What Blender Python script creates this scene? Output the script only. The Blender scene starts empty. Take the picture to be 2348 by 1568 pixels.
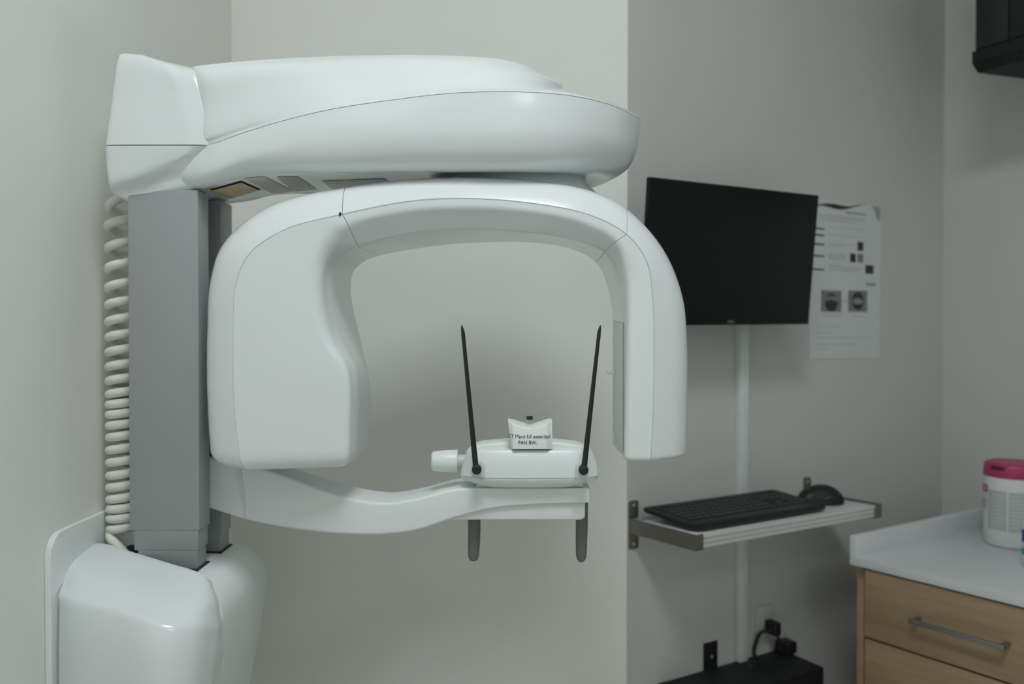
import bpy, bmesh, math, random
from mathutils import Vector, Matrix
from mathutils.bvhtree import BVHTree
random.seed(4)
C = bpy.context.scene.collection
V = Vector
PI = math.pi
FPX, CX, CY = 1850.0, 1174.0, 784.0
CAM = V((0, 0, 1.45))
PITCH = math.atan(24 / FPX)
FW = V((0, math.cos(PITCH), -math.sin(PITCH)))
UP = V((0, math.sin(PITCH), math.cos(PITCH)))

def ray(px, py):
    return V((1, 0, 0)) * ((px - CX) / FPX) + UP * ((CY - py) / FPX) + FW

def P(px, py, y):
    """world point seen at photo pixel (px, py) at room depth y"""
    d = ray(px, py)
    return CAM + d * (y / d.y)

# ------------------------------------------------------------------ materials
def nodes_of(name):
    m = bpy.data.materials.new(name)
    m.use_nodes = True
    nt = m.node_tree
    return m, nt, nt.nodes['Principled BSDF']

def mat(name, col, rough=0.5, metal=0.0, spec=0.5, var=0.03, scale=12.0, bump=0.0, bscale=200.0, coat=0.0):
    m, nt, b = nodes_of(name)
    tc = nt.nodes.new('ShaderNodeTexCoord')
    n = nt.nodes.new('ShaderNodeTexNoise')
    n.inputs['Scale'].default_value = scale
    n.inputs['Detail'].default_value = 3
    nt.links.new(tc.outputs['Object'], n.inputs['Vector'])
    r = nt.nodes.new('ShaderNodeValToRGB')
    r.color_ramp.elements[0].color = tuple(c * (1 - var) for c in col) + (1,)
    r.color_ramp.elements[1].color = tuple(min(1, c * (1 + var)) for c in col) + (1,)
    r.color_ramp.elements[0].position = 0.3
    r.color_ramp.elements[1].position = 0.7
    nt.links.new(n.outputs['Fac'], r.inputs['Fac'])
    nt.links.new(r.outputs['Color'], b.inputs['Base Color'])
    b.inputs['Roughness'].default_value = rough
    b.inputs['Metallic'].default_value = metal
    b.inputs['Specular IOR Level'].default_value = spec
    b.inputs['Coat Weight'].default_value = coat
    b.inputs['Coat Roughness'].default_value = 0.08
    if bump:
        n2 = nt.nodes.new('ShaderNodeTexNoise')
        n2.inputs['Scale'].default_value = bscale
        nt.links.new(tc.outputs['Object'], n2.inputs['Vector'])
        bp = nt.nodes.new('ShaderNodeBump')
        bp.inputs['Strength'].default_value = bump
        bp.inputs['Distance'].default_value = 0.002
        nt.links.new(n2.outputs['Fac'], bp.inputs['Height'])
        nt.links.new(bp.outputs['Normal'], b.inputs['Normal'])
    return m

def wood(name, c0, c1):
    m, nt, b = nodes_of(name)
    tc = nt.nodes.new('ShaderNodeTexCoord')
    mp = nt.nodes.new('ShaderNodeMapping')
    mp.inputs['Rotation'].default_value = (0, 0, math.atan2(0.804, 0.594))
    mp2 = nt.nodes.new('ShaderNodeMapping')
    mp2.inputs['Scale'].default_value = (2.2, 14, 26)
    n = nt.nodes.new('ShaderNodeTexNoise')
    n.inputs['Scale'].default_value = 2.2
    n.inputs['Detail'].default_value = 8
    n.inputs['Distortion'].default_value = 0.6
    r = nt.nodes.new('ShaderNodeValToRGB')
    r.color_ramp.elements[0].color = c0 + (1,)
    r.color_ramp.elements[1].color = c1 + (1,)
    r.color_ramp.elements[0].position = 0.3
    r.color_ramp.elements[1].position = 0.75
    nt.links.new(tc.outputs['Object'], mp.inputs['Vector'])
    nt.links.new(mp.outputs['Vector'], mp2.inputs['Vector'])
    nt.links.new(mp2.outputs['Vector'], n.inputs['Vector'])
    nt.links.new(n.outputs['Fac'], r.inputs['Fac'])
    nt.links.new(r.outputs['Color'], b.inputs['Base Color'])
    b.inputs['Roughness'].default_value = 0.45
    return m

def glass(name):
    m, nt, b = nodes_of(name)
    b.inputs['Transmission Weight'].default_value = 1
    b.inputs['Roughness'].default_value = 0.05
    b.inputs['Base Color'].default_value = (.9, .95, .93, 1)
    b.inputs['IOR'].default_value = 1.3
    return m

def emit(name, col, s):
    m, nt, b = nodes_of(name)
    b.inputs['Base Color'].default_value = (.8, .8, .8, 1)
    b.inputs['Emission Color'].default_value = col + (1,)
    b.inputs['Emission Strength'].default_value = s
    return m

M = dict(
    shell=mat('white_gloss_plastic', (.76, .805, .81), .20, var=.008, scale=5, coat=.35),
    shell2=mat('white_satin_plastic', (.76, .805, .80), .34, var=.01, scale=5),
    postgrey=mat('grey_painted_metal', (.315, .345, .345), .42, var=.015, scale=8, bump=.04, bscale=500),
    dark=mat('dark_recess', (.012, .014, .014), .7),
    black=mat('black_plastic', (.010, .011, .011), .45, spec=.4, var=.1),
    blackmatte=mat('black_matte_metal', (.008, .009, .009), .65, spec=.35, var=.1, bump=.05, bscale=400),
    screen=mat('monitor_screen_off', (.004, .005, .005), .45, spec=.25),
    keycap=mat('keycap_plastic', (.022, .024, .024), .42, var=.08),
    rod=mat('temple_rod_black', (.010, .013, .011), .42),
    coil=mat('cable_cream_pvc', (.80, .79, .74), .30, var=.015),
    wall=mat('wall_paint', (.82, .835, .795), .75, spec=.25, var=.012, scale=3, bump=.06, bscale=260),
    wallw=mat('wall_paint_shaded', (.565, .577, .56), .75, spec=.25, var=.012, scale=3, bump=.06, bscale=260),  # same paint as the other walls, dimmer light of this side put into the colour
    ceil=mat('ceiling_paint', (.80, .81, .79), .9),
    floor=mat('vinyl_floor', (.74, .75, .72), .5, var=.12, scale=30),
    steel=mat('brushed_nickel', (.20, .19, .165), .38, metal=.75, var=.05, scale=60),
    steelscrew=mat('screw_steel', (.55, .55, .54), .3, metal=.8),
    alu=mat('shelf_edge_aluminium', (.62, .63, .62), .4, metal=.25),
    board=mat('shelf_board_white', (.70, .72, .71), .3),
    counter=mat('white_laminate_counter', (.62, .65, .655), .28, var=.01, scale=4),
    oak=wood('light_oak_laminate', (.275, .188, .112), (.37, .263, .165)),
    oakedge=wood('light_oak_edge', (.30, .205, .122), (.37, .265, .165)),
    handle=mat('pull_handle_nickel', (.25, .25, .24), .35, metal=.8),
    paper=mat('poster_paper', (.62, .645, .645), .45, var=.01),
    ink=mat('poster_ink_black', (.03, .033, .033), .6),
    inkgrey=mat('poster_ink_grey', (.30, .31, .31), .6),
    inkpale=mat('poster_ink_pale', (.47, .49, .49), .6),
    inkmid=mat('poster_ink_mid', (.20, .21, .21), .6),
    pink=mat('lid_magenta', (.40, .035, .13), .35),
    pinkhole=mat('lid_magenta_slot', (.12, .01, .03), .5),
    tub=mat('tub_white_plastic', (.70, .72, .71), .35),
    labelgrey=mat('tub_label_grey', (.47, .49, .485), .5),
    labelpale=mat('tub_label_pale', (.58, .60, .59), .5),
    blue=mat('label_blue', (.02, .05, .25), .4),
    teal=mat('label_teal', (.02, .30, .36), .4),
    amber=mat('sticker_amber', (.68, .50, .28), .5, var=.1, scale=60),
    greylab=mat('sticker_grey', (.66, .66, .635), .55, var=.04, scale=80),
    hatch=mat('service_hatch_grey', (.66, .70, .68), .4),
    gripgrey=mat('grip_grey_rubber', (.15, .145, .135), .5),
    textink=mat('label_text_ink', (.06, .07, .07), .6),
    logo=mat('logo_silver', (.30, .31, .31), .4),
    clear=glass('clear_acrylic'),
    trunk=mat('trunking_white_pvc', (.68, .71, .70), .4),
    lampwhite=mat('lamp_frame_white', (.8, .8, .8), .5),
)

# ------------------------------------------------------------------ mesh tools
def tag(o, label=None, cat=None, group=None, kind=None):
    if label: o['label'] = label
    if cat: o['category'] = cat
    if group: o['group'] = group
    if kind: o['kind'] = kind
    return o

def thing(name, loc, label, cat, group=None):
    o = bpy.data.objects.new(name, None)
    o.empty_display_size = 0.05
    o.location = loc
    C.objects.link(o)
    return tag(o, label, cat, group)

ORIGIN = {}
def origin_of(o):
    p = V((0, 0, 0))
    while o is not None:
        p = p + o.location
        o = o.parent
    return p

class MB:
    def __init__(self):
        self.v, self.f, self.mi = [], [], []
    def add(self, vs, fs, mi=0):
        b = len(self.v)
        self.v += [V(x) for x in vs]
        self.f += [tuple(b + i for i in f) for f in fs]
        self.mi += [mi] * len(fs)
        return self
    def bm(self, bmx, mi=0):
        bmx.verts.index_update()
        self.add([v.co.copy() for v in bmx.verts], [[v.index for v in f.verts] for f in bmx.faces], mi)
        bmx.free()
        return self
    def hexa(self, c, bev=0.0, seg=2, mi=0):
        """c: 8 corners, bottom loop of 4 then top loop of 4"""
        b = bmesh.new()
        vs = [b.verts.new(x) for x in c]
        for q in ((3, 2, 1, 0), (4, 5, 6, 7), (0, 1, 5, 4), (1, 2, 6, 5), (2, 3, 7, 6), (3, 0, 4, 7)):
            b.faces.new([vs[i] for i in q])
        bmesh.ops.recalc_face_normals(b, faces=b.faces)
        if bev:
            bmesh.ops.bevel(b, geom=list(b.edges), offset=bev, segments=seg, profile=.5, affect='EDGES', clamp_overlap=True)
        return self.bm(b, mi)
    def box(self, x0, x1, y0, y1, z0, z1, bev=0.0, seg=2, mi=0, fn=None):
        fn = fn or (lambda a, b, c: V((a, b, c)))
        return self.hexa([fn(x0, y0, z0), fn(x1, y0, z0), fn(x1, y1, z0), fn(x0, y1, z0),
                          fn(x0, y0, z1), fn(x1, y0, z1), fn(x1, y1, z1), fn(x0, y1, z1)], bev, seg, mi)
    def prism(self, prof, ext, bev=0.0, seg=2, mi=0):
        """prof: list of points (planar), ext: vector"""
        b = bmesh.new()
        lo = [b.verts.new(x) for x in prof]
        hi = [b.verts.new(V(x) + ext) for x in prof]
        n = len(prof)
        b.faces.new(lo[::-1]); b.faces.new(hi)
        for i in range(n):
            b.faces.new((lo[i], lo[(i + 1) % n], hi[(i + 1) % n], hi[i]))
        bmesh.ops.recalc_face_normals(b, faces=b.faces)
        if bev:
            es = [e for e in b.edges if (e.verts[0] in lo) == (e.verts[1] in lo) and (e.verts[0] in hi) == (e.verts[1] in hi)]
            bmesh.ops.bevel(b, geom=es, offset=bev, segments=seg, profile=.5, affect='EDGES', clamp_overlap=True)
        return self.bm(b, mi)
    def rings(self, R, closed=True, cap0=False, cap1=False, mi=0):
        n = len(R[0])
        vs = [p for r in R for p in r]
        fs = []
        for j in range(len(R) - 1):
            for i in range(n if closed else n - 1):
                k = (i + 1) % n
                fs.append((j * n + i, j * n + k, (j + 1) * n + k, (j + 1) * n + i))
        for flag, j in ((cap0, 0), (cap1, len(R) - 1)):
            if flag:
                c = sum(R[j], V((0, 0, 0))) / n
                ci = len(vs); vs.append(c)
                for i in range(n):
                    fs.append((j * n + i, j * n + (i + 1) % n, ci))
        return self.add(vs, fs, mi)
    def tube(self, pts, rad, n=12, mi=0, caps=True):
        pts = [V(p) for p in pts]
        R = []
        t = (pts[1] - pts[0]).normalized()
        u = t.orthogonal().normalized()
        for i, p in enumerate(pts):
            a = pts[max(i - 1, 0)]; b = pts[min(i + 1, len(pts) - 1)]
            t = (b - a).normalized()
            u = (u - t * u.dot(t)).normalized()
            w = t.cross(u)
            r = rad[i] if isinstance(rad, (list, tuple)) else rad
            R.append([p + (u * math.cos(2 * PI * k / n) + w * math.sin(2 * PI * k / n)) * r for k in range(n)])
        return self.rings(R, True, caps, caps, mi)
    def lathe(self, c, axis, prof, n=32, mi=0):
        """prof: (distance along axis, radius)"""
        axis = V(axis).normalized()
        u = axis.orthogonal().normalized(); w = axis.cross(u)
        c = V(c)
        R = [[c + axis * h + (u * math.cos(2 * PI * k / n) + w * math.sin(2 * PI * k / n)) * max(r, 1e-5) for k in range(n)] for h, r in prof]
        return self.rings(R, True, True, True, mi)
    def build(self, name, mats, parent=None, smooth=True, ang=32, recalc=True):
        me = bpy.data.meshes.new(name)
        o = bpy.data.objects.new(name, me)
        C.objects.link(o)
        if parent is not None:
            o.parent = parent
        org = origin_of(parent) if parent is not None else V((0, 0, 0))
        cen = sum(self.v, V((0, 0, 0))) / max(1, len(self.v))
        o.location = cen - org
        me.from_pydata([tuple(p - cen) for p in self.v], [], self.f)
        if not isinstance(mats, (list, tuple)): mats = [mats]
        for m in mats: me.materials.append(m)
        for p, i in zip(me.polygons, self.mi): p.material_index = i
        if recalc:
            b = bmesh.new(); b.from_mesh(me)
            bmesh.ops.remove_doubles(b, verts=b.verts, dist=1e-6)
            bmesh.ops.recalc_face_normals(b, faces=b.faces)
            b.to_mesh(me); b.free()
        if smooth:
            for p in me.polygons: p.use_smooth = True
            me.set_sharp_from_angle(angle=math.radians(ang))
        me.update()
        return o

def cr(pts, n=8, closed=False):
    """Catmull-Rom through pts (Vectors), n samples per span"""
    pts = [V(p) for p in pts]
    k = len(pts)
    out = []
    spans = k if closed else k - 1
    for i in range(spans):
        if closed:
            p0, p1, p2, p3 = pts[(i - 1) % k], pts[i], pts[(i + 1) % k], pts[(i + 2) % k]
        else:
            p1, p2 = pts[i], pts[i + 1]
            p0 = pts[i - 1] if i > 0 else p1 * 2 - p2
            p3 = pts[i + 2] if i + 2 < k else p2 * 2 - p1
        for s in range(n):
            t = s / n
            # centripetal-like tangents (finite differences scaled by span lengths)
            d0 = max((p1 - p0).length, 1e-6) ** .5; d1 = max((p2 - p1).length, 1e-6) ** .5; d2 = max((p3 - p2).length, 1e-6) ** .5
            m1 = (p1 - p0) / d0 - (p2 - p0) / (d0 + d1) + (p2 - p1) / d1
            m2 = (p2 - p1) / d1 - (p3 - p1) / (d1 + d2) + (p3 - p2) / d2
            m1 *= d1; m2 *= d1
            t2, t3 = t * t, t * t * t
            out.append(p1 * (2 * t3 - 3 * t2 + 1) + m1 * (t3 - 2 * t2 + t) + p2 * (-2 * t3 + 3 * t2) + m2 * (t3 - t2))
    if not closed: out.append(pts[-1])
    return out

def fillet(poly, fr, seg=6, closed=True):
    """round the corners of a 3D polygon: fr[i] = fraction of the shorter adjacent edge (0 keeps the corner)"""
    k = len(poly); out = []
    for i in range(k):
        p = poly[i]
        if fr[i] == 0 or (not closed and i in (0, k - 1)):
            out.append(p.copy()); continue
        a = poly[i - 1]; b = poly[(i + 1) % k]
        L = min((a - p).length, (b - p).length) * fr[i]
        q0 = p + (a - p).normalized() * L; q1 = p + (b - p).normalized() * L
        for s in range(seg + 1):
            t = s / seg
            out.append(q0 * (1 - t) ** 2 + p * 2 * t * (1 - t) + q1 * t * t)
    return out

def roundcap(ring, d, r, steps=6, shrink=None):
    """extra rings rounding off the end of a loft"""
    c = sum(ring, V((0, 0, 0))) / len(ring)
    out = []
    for s in range(1, steps + 1):
        th = s / steps * PI / 2
        out.append([p + d * (r * math.sin(th)) + (c - p).normalized() * min(r * (1 - math.cos(th)), (c - p).length * .95) for p in ring])
    return out

def text_mesh(name, body, size, loc, rot, mt, parent, align='CENTER', extrude=0.0002, sx=1.0):
    cu = bpy.data.curves.new(name, 'FONT')
    cu.body = body; cu.size = size; cu.align_x = align; cu.align_y = 'CENTER'; cu.extrude = extrude
    cu.resolution_u = 3
    t = bpy.data.objects.new(name + '_tmp', cu)
    C.objects.link(t)
    bpy.context.view_layer.update()
    me = bpy.data.meshes.new_from_object(t.evaluated_get(bpy.context.evaluated_depsgraph_get()))
    bpy.data.objects.remove(t); bpy.data.curves.remove(cu)
    me.name = name
    mw = Matrix.Translation(V(loc)) @ rot.to_4x4() @ Matrix.Diagonal((sx, 1, 1, 1))
    return [mw @ v.co for v in me.vertices], [tuple(p.vertices) for p in me.polygons]

# ================================================================== SETTING
XL = -0.664                        # left wall
B0, B1 = V((XL, 1.92, 0)), V((.269, 1.885, 0))      # back wall
PW = V((.2824, 1.893, 0)); A = V((.864, .503, 0)); N = V((.503, -.864, 0))   # alcove wall: base point, along, out of the wall
B2 = V((1.326, 2.50, 0))
HC = 3.2
def W(t, d, z):
    p = PW + A * t + N * d
    return V((p.x, p.y, z))

B1 = W(-.0155, 0, 0)
B2 = W(1.223, 0, 0)
B3 = B2 + N * 5.0
REAR = -2.3
B3 = B2 + N * ((B2.y - REAR) / .864)
L0 = V((XL, REAR, 0))

def wall(name, p, q, m, th=.06):
    d = (q - p).normalized(); n = V((d.y, -d.x, 0))      # n points into the room when p->q runs clockwise seen from above
    o = MB()
    up = V((0, 0, HC))
    a, b = p, q
    o.hexa([a, b, b - n * th, a - n * th, a + up, b + up, b - n * th + up, a - n * th + up])
    ob = o.build(name, m, smooth=False)
    return tag(ob, kind='structure')

wall('wall_left', L0, B0, M['wall'])
wall('wall_back', B0, B1, M['wall'])
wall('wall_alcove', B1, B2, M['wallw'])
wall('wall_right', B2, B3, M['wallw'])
wall('wall_rear', B3, L0, M['wall'])
def slab(name, z0, z1, m):
    o = MB()
    poly = [V((p.x, p.y, z0)) for p in (L0, B0, B1, B2, B3)]
    o.prism(poly, V((0, 0, z1 - z0)))
    tag(o.build(name, m, smooth=False), kind='structure')
slab('floor', -.08, 0, M['floor'])
slab('ceiling', HC, HC + .08, M['ceil'])

# ================================================================== X-RAY MACHINE
mach = thing('panoramic_xray_machine', (-.5, 1.28, 0),
             'white dental panoramic x-ray machine with arched rotating arm on a grey lift post', 'x-ray machine')

# mounting plate on the left wall
pf = P(117, 1300, 1.14).x
zt = P(117, 1228, 1.14).z
def rrect(y0, y1, z0, z1, r, x, n=6):
    out = []
    for cy, cz, a0 in ((y0 + r, z1 - r, PI), (y1 - r, z1 - r, PI / 2), (y1 - r, z0 + r, 0), (y0 + r, z0 + r, -PI / 2)):
        for s in range(n + 1):
            a = a0 - s / n * PI / 2
            out.append(V((x, cy + r * math.cos(a), cz + r * math.sin(a))))
    return out
MB().prism(rrect(1.14, 1.46, .0, zt, .032, XL + .0005), V((pf - XL - .0005, 0, 0)), bev=.0015).build('mounting_panel', M['shell2'], mach)

# base body: rounded housing behind the front cover
def zh(h): return 1.45 - h
prof = [(-.648, .362), (-.500, .361), (-.474, .3625), (-.452, .367), (-.436, .377), (-.425, .391), (-.419, .410),
        (-.420, .440), (-.4285, .50), (-.449, .603), (-.462, .72), (-.468, .90), (-.47, 1.445)]
pr = cr([V((x, 0, zh(h))) for x, h in prof[1:]], 5)
pr = [V((prof[0][0], 0, zh(prof[0][1])))] + pr + [V((-.648, 0, .005))]
R = []
for y, ins in ((1.165, .006), (1.168, .002), (1.175, 0), (1.30, 0), (1.372, 0), (1.384, .004), (1.39, .010), (1.392, .02)):
    R.append([V((p.x - ins * (1 if p.x > -.6 else 0), y, p.z - ins * (1 if p.z > .5 else 0))) for p in pr])
b = MB()
b.rings(R, True, True, True)
body = b.build('base_housing', M['shell2'], mach)
# dark slots the posts run through
MB().box(-.588, -.4748, 1.205, 1.2638, zh(.3625), zh(.3605)).build('post_slot', M['dark'], body)
MB().box(-.588, -.4748, 1.311, 1.3655, zh(.3625), zh(.3605)).build('post_slot', M['dark'], body)
MB().box(-.645, -.588, 1.22, 1.36, zh(.3625), zh(.3602)).build('cable_slot', M['dark'], body)

# front cover of the base (sloped shoulder over a plain front)
G = [
    [(208, 1248, 1.258), (160, 1288, 1.20), (135, 1368, 1.15), (134, 1460, 1.142), (134, 1568, 1.14)],
    [(234, 1247, 1.252), (190, 1308, 1.175), (168, 1381, 1.125), (168, 1460, 1.115), (168, 1568, 1.11)],
    [(300, 1266, 1.226), (285, 1335, 1.15), (268, 1401, 1.095), (262, 1480, 1.085), (258, 1568, 1.08)],
    [(385, 1292, 1.200), (375, 1365, 1.125), (362, 1432, 1.075), (360, 1490, 1.065), (358, 1568, 1.06)],
    [(455, 1314, 1.182), (458, 1380, 1.130), (448, 1440, 1.095), (438, 1500, 1.085), (432, 1568, 1.08)],
    [(474, 1326, 1.179), (490, 1374, 1.152), (495, 1436, 1.136), (488, 1500, 1.125), (480, 1568, 1.12)],
    [(486, 1336, 1.186), (502, 1374, 1.173), (509, 1430, 1.162), (503, 1500, 1.152), (494, 1568, 1.15)],
]
rows = []
for gi, g in enumerate(G):
    col = [P(*q) for q in g]
    r0_, r1_, r2_, r3_, r4_ = col
    col = [r0_, r1_, r1_.lerp(r2_, .6), r2_, r2_.lerp(r3_, .40), r3_, r4_] if gi in (0, 5, 6) else [r0_, r1_, r1_.lerp(r2_, .72), r2_.lerp(r1_, .06).lerp(r3_, .04), r2_.lerp(r3_, .30), r3_, r4_]
    low = col[-1].copy(); low.z = .55
    low2 = col[-1].copy(); low2.z = .01
    rows.append(cr(col + [low, low2], 8))
nr = len(rows[0])
grid = [cr([rows[i][j] for i in range(len(rows))], 8) for j in range(nr)]
b = MB()
ext = []
for r_ in grid:
    l, rr = r_[0], r_[-1]
    bl = V((l.x, 1.27, l.z)); br = V((rr.x - .004, 1.185, rr.z))
    ext.append([bl] + r_ + [br])
b.rings(ext, False)
top = ext[0]
inner = [V((p.x, p.y + .004, p.z - .004)) for p in top]
b.rings([top, [V((p.x, p.y + .003, p.z)) for p in top], [V((p.x, p.y + .003, p.z - .03)) for p in top]], False)
b.build('front_cover', M['shell'], mach, ang=60)

# telescopic lift post: two grey flanges joined by a web
def flange(mb, x0, x1, y0, y1, z0, z1):
    mb.box(x0, x1, y0, y1, z0, z1, bev=.0022, seg=2)
hz1 = lambda py, y: P(294, py, y).z
post = None
z_a, z_b, z_c = P(294, 1217, 1.22).z, P(294, 1262, 1.222).z, zh(.375)
for nm, ins, z0, z1 in (('post_stage', 0, z_a, zh(-.214)), ('post_stage', .0042, z_b, z_a + .1), ('post_stage', .0080, z_c, z_b + .1)):
    mb = MB()
    xl, xr = -.5803 + ins * 1.4, -.4740 - ins * .55
    mb.box(xl, xr, 1.22 + ins * .3, 1.264 - ins * .5, z0, z1, bev=.0022)
    mb.box(xl, xr, 1.315 + ins * .5, 1.369 - ins, z0, z1, bev=.0022)
    mb.box(xl, xl + .03, 1.255, 1.325, z0 + .001, z1 - .001)
    if post is None:
        post = mb.build('lift_post', M['postgrey'], mach)
    else:
        mb.build('post_stage', M['postgrey'], post)

# coiled cable beside the post
ys = [478, 523, 575, 620, 664, 703, 741, 776, 810, 843, 875, 905, 928, 951, 976, 1003, 1032, 1060, 1090, 1116, 1143, 1165, 1187, 1211]
yc = 1.295
cx = -.6215; rc = .0228; rt = .0074
zt_ = [P(260, y, yc).z for y in ys]
pts = []
n = 22
for k in range(len(zt_) - 1):
    for s in range(n):
        t = s / n
        # from left extreme of turn k down to that of turn k+1, going back first, then round the front
        a = PI - 2 * PI * t
        zm1 = zt_[k - 1] if k else zt_[0] * 2 - zt_[1]
        z = zt_[k] + (zt_[k + 1] - zt_[k]) * t
        pts.append(V((cx + rc * math.cos(a), yc + rc * math.sin(a), z)))
pts.append(V((cx - rc, yc, zt_[-1])))
p_end = pts[-1]
head = cr([V((-.612, 1.30, zh(-.222))), V((-.628, 1.29, zh(-.212))), V((-.6395, 1.288, zh(-.203))), pts[0]], 6)[:-1]
tail = cr([p_end, V((-.636, 1.274, p_end.z - .010)), V((-.612, 1.262, p_end.z - .027)), V((-.594, 1.258, p_end.z - .045)), V((-.588, 1.258, zh(.368)))], 7)[1:]
MB().tube(head + pts + tail, rt, 12).build('coiled_cable', M['coil'], mach, ang=80)

# ---- overhead arm: lower tray, lid and end cover
def beam_loop(front, back_y):
    """closed loop: front pixel points left to right (last = right extreme) + mirrored back with given depths"""
    f = [P(*q) for q in front]
    bk = []
    for p, y in list(zip(f, back_y))[::-1]:
        if y is None: continue
        bk.append(V((p.x, y, p.z)))
    return cr(f + bk, 10, True)

BK = [1.365, 1.37, 1.375, 1.39, 1.42, 1.455, 1.49, 1.505, 1.485, 1.445, 1.39, None]
def bk(d): return [None if y is None else y - d for y in BK]
R0 = [(395, 333, 1.236), (478, 332, 1.2), (558, 305, 1.19), (647, 278, 1.18), (766, 250, 1.165), (900, 230, 1.155), (1030, 215, 1.15), (1174, 211, 1.15), (1300, 219, 1.17), (1390, 238, 1.215), (1447, 262, 1.27), (1467, 280, 1.33)]
R1 = [(395, 372, 1.234), (478, 366, 1.198), (558, 337, 1.188), (647, 313, 1.178), (766, 292, 1.162), (900, 276, 1.152), (1030, 264, 1.148), (1174, 260, 1.148), (1300, 266, 1.168), (1388, 282, 1.212), (1445, 302, 1.268), (1464, 318, 1.33)]
R2 = [(395, 411, 1.235), (478, 396, 1.199), (558, 366, 1.189), (647, 347, 1.179), (766, 335, 1.164), (900, 322, 1.154), (1030, 314, 1.149), (1174, 311, 1.149), (1298, 316, 1.169), (1384, 328, 1.214), (1438, 344, 1.269), (1456, 356, 1.33)]
R3 = [(395, 434, 1.245), (478, 418, 1.209), (558, 390, 1.199), (647, 378, 1.189), (766, 372, 1.174), (900, 364, 1.164), (1030, 360, 1.159), (1174, 358, 1.159), (1290, 361, 1.179), (1370, 368, 1.224), (1420, 380, 1.279), (1438, 388, 1.33)]
R4 = [(395, 444, 1.254), (490, 425, 1.218), (558, 405, 1.212), (647, 397, 1.208), (766, 396, 1.195), (900, 392, 1.185), (1030, 390, 1.18), (1170, 389, 1.18), (1270, 391, 1.2), (1340, 395, 1.245), (1385, 403, 1.3), (1400, 408, 1.335)]
R5 = [(420, 446, 1.278), (500, 430, 1.242), (560, 416, 1.24), (647, 405, 1.236), (766, 402, 1.234), (900, 398, 1.24), (1030, 396, 1.245), (1160, 395, 1.25), (1250, 397, 1.265), (1300, 399, 1.285), (1325, 403, 1.31), (1335, 407, 1.335)]
loops = [beam_loop(R0, bk(0)), beam_loop(R1, bk(-.001)), beam_loop(R2, bk(.004)), beam_loop(R3, bk(.008)), beam_loop(R4, bk(.002)), beam_loop(R5, bk(.012))]
nl = len(loops[0])
cols = [cr([L[i] for L in loops], 6) for i in range(nl)]
rings = [[cols[i][j] for i in range(nl)] for j in range(len(cols[0]))]
lip = [V((p.x, p.y, p.z)) for p in rings[0]]
c0 = sum(lip, V((0, 0, 0))) / nl
def inset(ring, d, dz):
    out = []
    k = len(ring)
    for i, p in enumerate(ring):
        t = (ring[(i + 1) % k] - ring[i - 1]); t.z = 0; t.normalize()
        nn = V((-t.y, t.x, 0))
        out.append(V((p.x, p.y, p.z + dz)) + nn * d)
    return out
MIDY = lambda x: 1.285 + .045 * max(0, min(1, (x + .3) / .25))
b = MB()
r_in = inset(rings[0], .0006, .0003)
r_in2 = inset(rings[0], .0016, .0003)
b.rings([r_in2, r_in] + rings, True)
# flat underside
last = rings[-1]
half = len(R5) * 10
und = []
fr_n = (len(R5) - 1) * 10
for s in range(7):
    t = s / 6
    row = []
    for i in range(fr_n + 1):
        p, q = last[i], last[(-i - 10 + 10) % nl] if False else last[(nl - i) % nl]
        row.append(p)
    und.append(row)
cen_line = []
b2 = []
for s in range(1, 5):
    t = s / 4
    rg = []
    for p in last:
        c = V((p.x * .985 - .004, MIDY(p.x), p.z))
        rg.append(p.lerp(c, t))
    b2.append(rg)
b.rings([last] + b2, True)
tray = b.build('overhead_arm', M['shell'], mach, ang=50)

Q0 = [V((p.x, p.y, p.z + .0010)) for p in rings[0]]
Q1f = [(440, 326, 1.228), (474, 325, 1.201), (556, 298, 1.191), (646, 271, 1.181), (766, 243, 1.1665), (900, 223, 1.157), (1030, 208, 1.153), (1174, 203.5, 1.155), (1298, 211, 1.176), (1386, 230, 1.22), (1440, 253, 1.273), (1459, 270, 1.33)]
Q2f = [(440, 318, 1.225), (470, 317, 1.199), (553, 288, 1.19), (645, 261, 1.182), (766, 234, 1.17), (900, 216, 1.164), (1030, 205, 1.168), (1150, 204, 1.181), (1226, 205, 1.2116), (1270, 206, 1.2527), (1290, 207, 1.2939), (1296, 209, 1.33)]
Q3f = [(440, 250, 1.23), (466, 248, 1.203), (549, 222, 1.195), (645, 200, 1.189), (766, 180, 1.184), (900, 168, 1.184), (1030, 165, 1.186), (1145, 165, 1.198), (1222, 174, 1.224), (1262, 184, 1.26), (1280, 190, 1.296), (1286, 193, 1.33)]
Q4f = [(440, 180, 1.23), (462, 178, 1.202), (546, 162, 1.199), (645, 152, 1.196), (766, 143, 1.194), (900, 138, 1.196), (1030, 140, 1.198), (1130, 146, 1.21), (1196, 157, 1.2343), (1232, 168, 1.2679), (1248, 176, 1.2994), (1252, 179, 1.33)]
Q5f = [(440, 154, 1.218), (455, 151, 1.214), (545, 141, 1.214), (645, 133.5, 1.216), (766, 128, 1.218), (900, 125, 1.221), (1030, 127, 1.224), (1110, 131, 1.231), (1160, 137, 1.2473), (1192, 144, 1.2749), (1206, 150, 1.3024), (1210, 153, 1.33)]
ql = [Q0, beam_loop(Q1f, bk(.004)), beam_loop(Q2f, bk(.018)), beam_loop(Q3f, bk(.035)), beam_loop(Q4f, bk(.052)), beam_loop(Q5f, [1.315, 1.315, 1.315, 1.32, 1.335, 1.36, 1.38, 1.385, 1.38, 1.365, 1.345, None])]
cols = [[ql[0][i]] + cr([L[i] for L in ql[1:]], 7) for i in range(nl)]
lr = [[cols[i][j] for i in range(nl)] for j in range(len(cols[0]))]
b = MB()
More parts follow.
